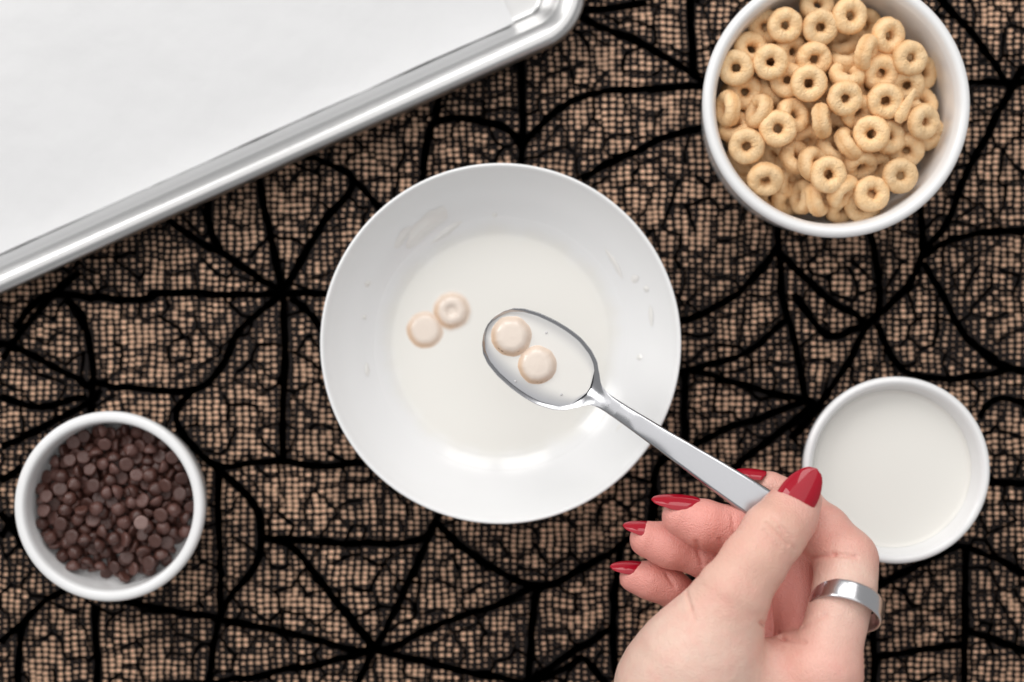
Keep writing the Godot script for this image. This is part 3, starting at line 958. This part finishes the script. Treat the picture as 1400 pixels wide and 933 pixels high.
func hand_mesh(origin: Vector3) -> ArrayMesh:
	var cell := 0.72
	var lo := Vector3(1e9, 1e9, 1e9)
	var hi := -lo
	for b in bones:
		for e in [[b[0], b[3]], [b[0] + b[1], b[4]]]:
			lo = lo.min(e[0] - Vector3.ONE * e[1])
			hi = hi.max(e[0] + Vector3.ONE * e[1])
	hi.z = minf(hi.z, P(1000, 1235, 0.08).z * 1000.0)     # the forearm is cut beyond the picture's edge
	lo -= Vector3.ONE * 3.0
	hi += Vector3(3, 3, 0)
	var B := 4
	var nb := Vector3i(((hi - lo) / (cell * B)).ceil())
	var n := nb * B + Vector3i.ONE
	var g := PackedFloat32Array()
	g.resize(n.x * n.y * n.z)
	g.fill(9.0)
	var sx := n.y * n.z
	var half := cell * B * 0.5
	var live := []
	for bx in nb.x:
		for by in nb.y:
			for bz in nb.z:
				var c := lo + (Vector3(bx, by, bz) * B + Vector3.ONE * (B * 0.5)) * cell
				var list := PackedInt32Array()
				var least := 1e9
				var ds := PackedFloat32Array()
				for k in bones.size():
					var b: Array = bones[k]
					var q: Vector3 = c - b[0]
					var t := clampf(q.dot(b[1]) * b[2], 0.0, 1.0)
					var d: float = (q - b[1] * t).length() - (b[3] + (b[4] - b[3]) * t)
					ds.append(d)
					least = minf(least, d)
				var fill := 0.0
				if least > 6.5: continue
				for k in bones.size():
					if ds[k] < least + 15.0: list.append(k)
				var fc := field(c, list)
				if absf(fc) > half * 1.75 + 1.5:
					if fc > 0.0: continue
					fill = -9.0
				else:
					live.append(Vector3i(bx, by, bz))
				for ix in B + 1:
					for iy in B + 1:
						var at := (bx * B + ix) * sx + (by * B + iy) * n.z + bz * B
						for iz in B + 1:
							if fill < 0.0:
								if g[at + iz] == 9.0: g[at + iz] = fill
							elif absf(g[at + iz]) == 9.0:
								g[at + iz] = field(lo + Vector3(bx * B + ix, by * B + iy, bz * B + iz) * cell, list)
	# surface nets over the blocks that the skin crosses
	var vid := {}
	var v := PackedVector3Array()
	for bl in live:
		for ix in B:
			for iy in B:
				for iz in B:
					var x: int = bl.x * B + ix
					var y: int = bl.y * B + iy
					var z: int = bl.z * B + iz
					var a := x * sx + y * n.z + z
					var e := [g[a], g[a + 1], g[a + n.z], g[a + n.z + 1], g[a + sx], g[a + sx + 1], g[a + sx + n.z], g[a + sx + n.z + 1]]
					var inside := 0
					for q in e:
						if q < 0.0: inside += 1
					if inside == 0 or inside == 8: continue
					var sum := Vector3.ZERO
					var cnt := 0
					for ed in [[0, 1], [2, 3], [4, 5], [6, 7], [0, 2], [1, 3], [4, 6], [5, 7], [0, 4], [1, 5], [2, 6], [3, 7]]:
						var fa: float = e[ed[0]]
						var fb: float = e[ed[1]]
						if (fa < 0.0) == (fb < 0.0): continue
						var t := fa / (fa - fb)
						var pa := Vector3(ed[0] >> 2, (ed[0] >> 1) & 1, ed[0] & 1)
						var pb := Vector3(ed[1] >> 2, (ed[1] >> 1) & 1, ed[1] & 1)
						sum += pa.lerp(pb, t)
						cnt += 1
					vid[a] = v.size()
					v.append(lo + (Vector3(x, y, z) + sum / cnt) * cell)
	var idx := PackedInt32Array()
	for a in vid:
		var f0: float = g[a]
		for ax in 3:
			var s1: int = [sx, n.z, 1][ax]
			var u: int = [n.z, 1, sx][ax]
			var w: int = [1, sx, n.z][ax]
			if (f0 < 0.0) == (g[a + s1] < 0.0): continue
			if not (vid.has(a - u) and vid.has(a - w) and vid.has(a - u - w)): continue
			var q := [vid[a], vid[a - u], vid[a - u - w], vid[a - w]]
			if f0 < 0.0: idx.append_array([q[0], q[2], q[1], q[0], q[3], q[2]])
			else: idx.append_array([q[0], q[1], q[2], q[0], q[2], q[3]])
	# two rounds of smoothing, then creases pressed in along the normals
	for it in 2:
		var acc := PackedVector3Array()
		var num := PackedInt32Array()
		acc.resize(v.size())
		num.resize(v.size())
		for k in range(0, idx.size(), 3):
			for m in 3:
				var i0 := idx[k + m]
				acc[i0] += v[idx[k + (m + 1) % 3]]
				num[i0] += 1
		for k in v.size():
			if num[k] > 2: v[k] = v[k].lerp(acc[k] / num[k], 0.5)
	var nrm := face_normals(v, idx)
	var lines := []
	for c in CREASES:
		lines.append([P(c[0], c[1], 0.0) , P(c[2], c[3], 0.0), c[4], c[5]])
	var col := PackedColorArray()
	col.resize(v.size())
	for k in v.size():
		var p := v[k]
		# the place on the plan, to find the creases (they run on the side turned up)
		var s := (H * 1000.0 - p.y) / F
		var px := Vector2(p.x / s + 700.0, p.z / s + 466.5)
		var press := 0.0
		if nrm[k].y > 0.05:
			for c in CREASES:
				var d := px.distance_to(Geometry2D.get_closest_point_to_segment(px, Vector2(c[0], c[1]), Vector2(c[2], c[3])))
				if d < 18.0 and p.y > c[6] and p.y < c[7]:
					press += 2.1 * c[5] * exp(-d * d / (c[4] * c[4]))
		var cs := Color(0, 0, 0)
		var ws := 0.0
		for b in bones:
			var q: Vector3 = p - b[0]
			var t := clampf(q.dot(b[1]) * b[2], 0.0, 1.0)
			var d: float = absf((q - b[1] * t).length() - (b[3] + (b[4] - b[3]) * t))
			if d > 12.0: continue
			var w := 1.0 / (0.6 + d * d * d * 0.3)
			var cc: Color = b[5].lerp(b[6], t)
			cs += cc * w
			ws += w
		var c0: Color = cs / ws if ws > 0.0 else PALE
		var mot := noise.get_noise_3d(p.x * 0.09, p.y * 0.09, p.z * 0.09)
		var mot2 := noise.get_noise_3d(p.x * 0.35 + 9.0, p.y * 0.35, p.z * 0.35)
		c0 = c0.lerp(ROSE, clampf(0.10 + 0.30 * mot + 0.14 * mot2 + press * 0.22, 0.0, 0.6))
		c0.a = 1.0
		col[k] = c0
		var soft := 0.35 * noise.get_noise_3d(p.x * 0.06 + 30.0, p.y * 0.06, p.z * 0.06) + 0.10 * noise.get_noise_3d(p.x * 0.22, p.y * 0.22 + 30.0, p.z * 0.22)
		v[k] = p - nrm[k] * (press + soft)
	nrm = face_normals(v, idx)
	for k in v.size(): v[k] = v[k] * 0.001 - origin
	return commit(v, nrm, idx, col)


# lines pressed into the skin: from, to (plan), half-width, depth mm, between heights mm
const CREASES := [
	[1048, 716, 1078, 746, 2.4, 0.30, 95, 120], [1056, 708, 1084, 737, 2.2, 0.22, 95, 120], [1066, 722, 1088, 752, 2.0, 0.22, 92, 120], [1044, 726, 1066, 752, 2.0, 0.16, 95, 120],
	[1100, 764, 1140, 758, 3.0, 0.5, 80, 110], [1140, 758, 1172, 762, 3.0, 0.35, 80, 110], [936, 806, 944, 832, 2.6, 0.35, 85, 125], [944, 832, 950, 850, 2.6, 0.2, 85, 125],
	[1042, 852, 1070, 872, 3.4, 0.6, 80, 120], [1070, 872, 1100, 878, 3.0, 0.35, 80, 120], [1096, 858, 1130, 842, 3.0, 0.2, 80, 120],
	[952, 742, 960, 772, 3.0, 0.5, 60, 90], [984, 738, 990, 752, 2.6, 0.3, 70, 95], [912, 786, 922, 802, 2.6, 0.4, 55, 80], [1002, 706, 1006, 748, 3.0, 0.3, 70, 95],
]


func nail(who: Node3D, at: Vector3, dir: Vector3, face: Vector3, length: float, width: float, curve: float, bare := false) -> void:
	dir = dir.normalized()
	face = (face - dir * face.dot(dir)).normalized()
	var side := dir.cross(face)
	var v := PackedVector3Array()
	var U := 22
	var W := 12
	for layer in 2:
		for i in U + 1:
			var u := float(i) / U
			var half := 0.5 * width * (0.90 + 0.12 * sin(PI * minf(u * 1.3, 1.0))) * pow(maxf(1.0 - pow(maxf(u - 0.30, 0.0) / 0.70, 2.6), 0.0), 0.55)
			half *= sqrt(minf(1.0, 0.25 + u * 7.0)) if u < 0.12 else 1.0
			for j in W + 1:
				var t := -1.0 + 2.0 * j / W
				var ang := t * half / curve
				var arch := 0.055 * length * (1.0 - pow(2.0 * u - 0.9, 2.0))
				var th := (0.45 if layer == 0 else -0.35) * sqrt(maxf(1.0 - pow(absf(t), 4.0), 0.0))
				var back := 0.05 * length * (1.0 - t * t) * (1.0 - u) * -1.0
				var p := dir * (u * length + back) + side * sin(ang) * (curve + th) + face * ((cos(ang) - 1.0) * (curve + th) + th + arch)
				v.append(at + p * 0.001)
	var idx := PackedInt32Array()
	var S := (U + 1) * (W + 1)
	for i in U:
		for j in W:
			var a := i * (W + 1) + j
			idx.append_array([a, a + 1, a + W + 2, a, a + W + 2, a + W + 1])
			idx.append_array([S + a, S + a + W + 2, S + a + 1, S + a, S + a + W + 1, S + a + W + 2])
	for k in v.size(): v[k] -= who.position
	piece("fingernail", commit(v, face_normals(v, idx), idx), M.lacquer, who)
	if bare:
		# the pale strip of bare nail that has grown out at the root
		var b := PackedVector3Array()
		for i in 7:
			for j in 13:
				var t := -1.0 + 2.0 * j / 12.0
				var ang := t * 0.43 * width / curve
				var back := -0.06 * length * (1.0 - t * t)
				var p := dir * (-2.3 + 3.6 * i / 6.0 + back) + side * sin(ang) * curve + face * ((cos(ang) - 1.0) * curve + 0.5 - 0.04 * (6 - i))
				b.append(at + p * 0.001 - who.position)
		piece("nail_root", grid(b, 7, 13), M.nail_bare, who)


func make_ring() -> void:
	var a := P(1126, 915, 0.100)
	var b := P(1157, 766, 0.086)
	var axis := ((b - a).normalized() + Vector3(0.10, -0.26, 0.0)).normalized()
	var c := P(1158, 829, 0.0942)
	var prof := [Vector2(12.05, -3.5), Vector2(12.65, -3.7), Vector2(13.15, -3.3), Vector2(13.30, -1.8), Vector2(13.35, 0.0), Vector2(13.30, 1.8), Vector2(13.15, 3.3), Vector2(12.65, 3.7), Vector2(12.05, 3.5), Vector2(11.90, 1.8), Vector2(11.85, 0.0), Vector2(11.90, -1.8)]
	var sp := spline(prof + [prof[0]], 3)
	sp.resize(sp.size() - 1)
	var v := PackedVector3Array()
	for p in sp:
		for j in 96:
			var t := TAU * j / 96
			v.append(Vector3(cos(t) * p.x, p.y, sin(t) * p.x) * 0.001)
	var o := piece("finger_ring", grid(v, sp.size(), 96, true, true), M.silver)
	var x := axis.cross(Vector3.UP).normalized()
	o.transform = Transform3D(Basis(x, axis, x.cross(axis)), c)
	tag(o, "plain polished silver band on the index finger", "ring")
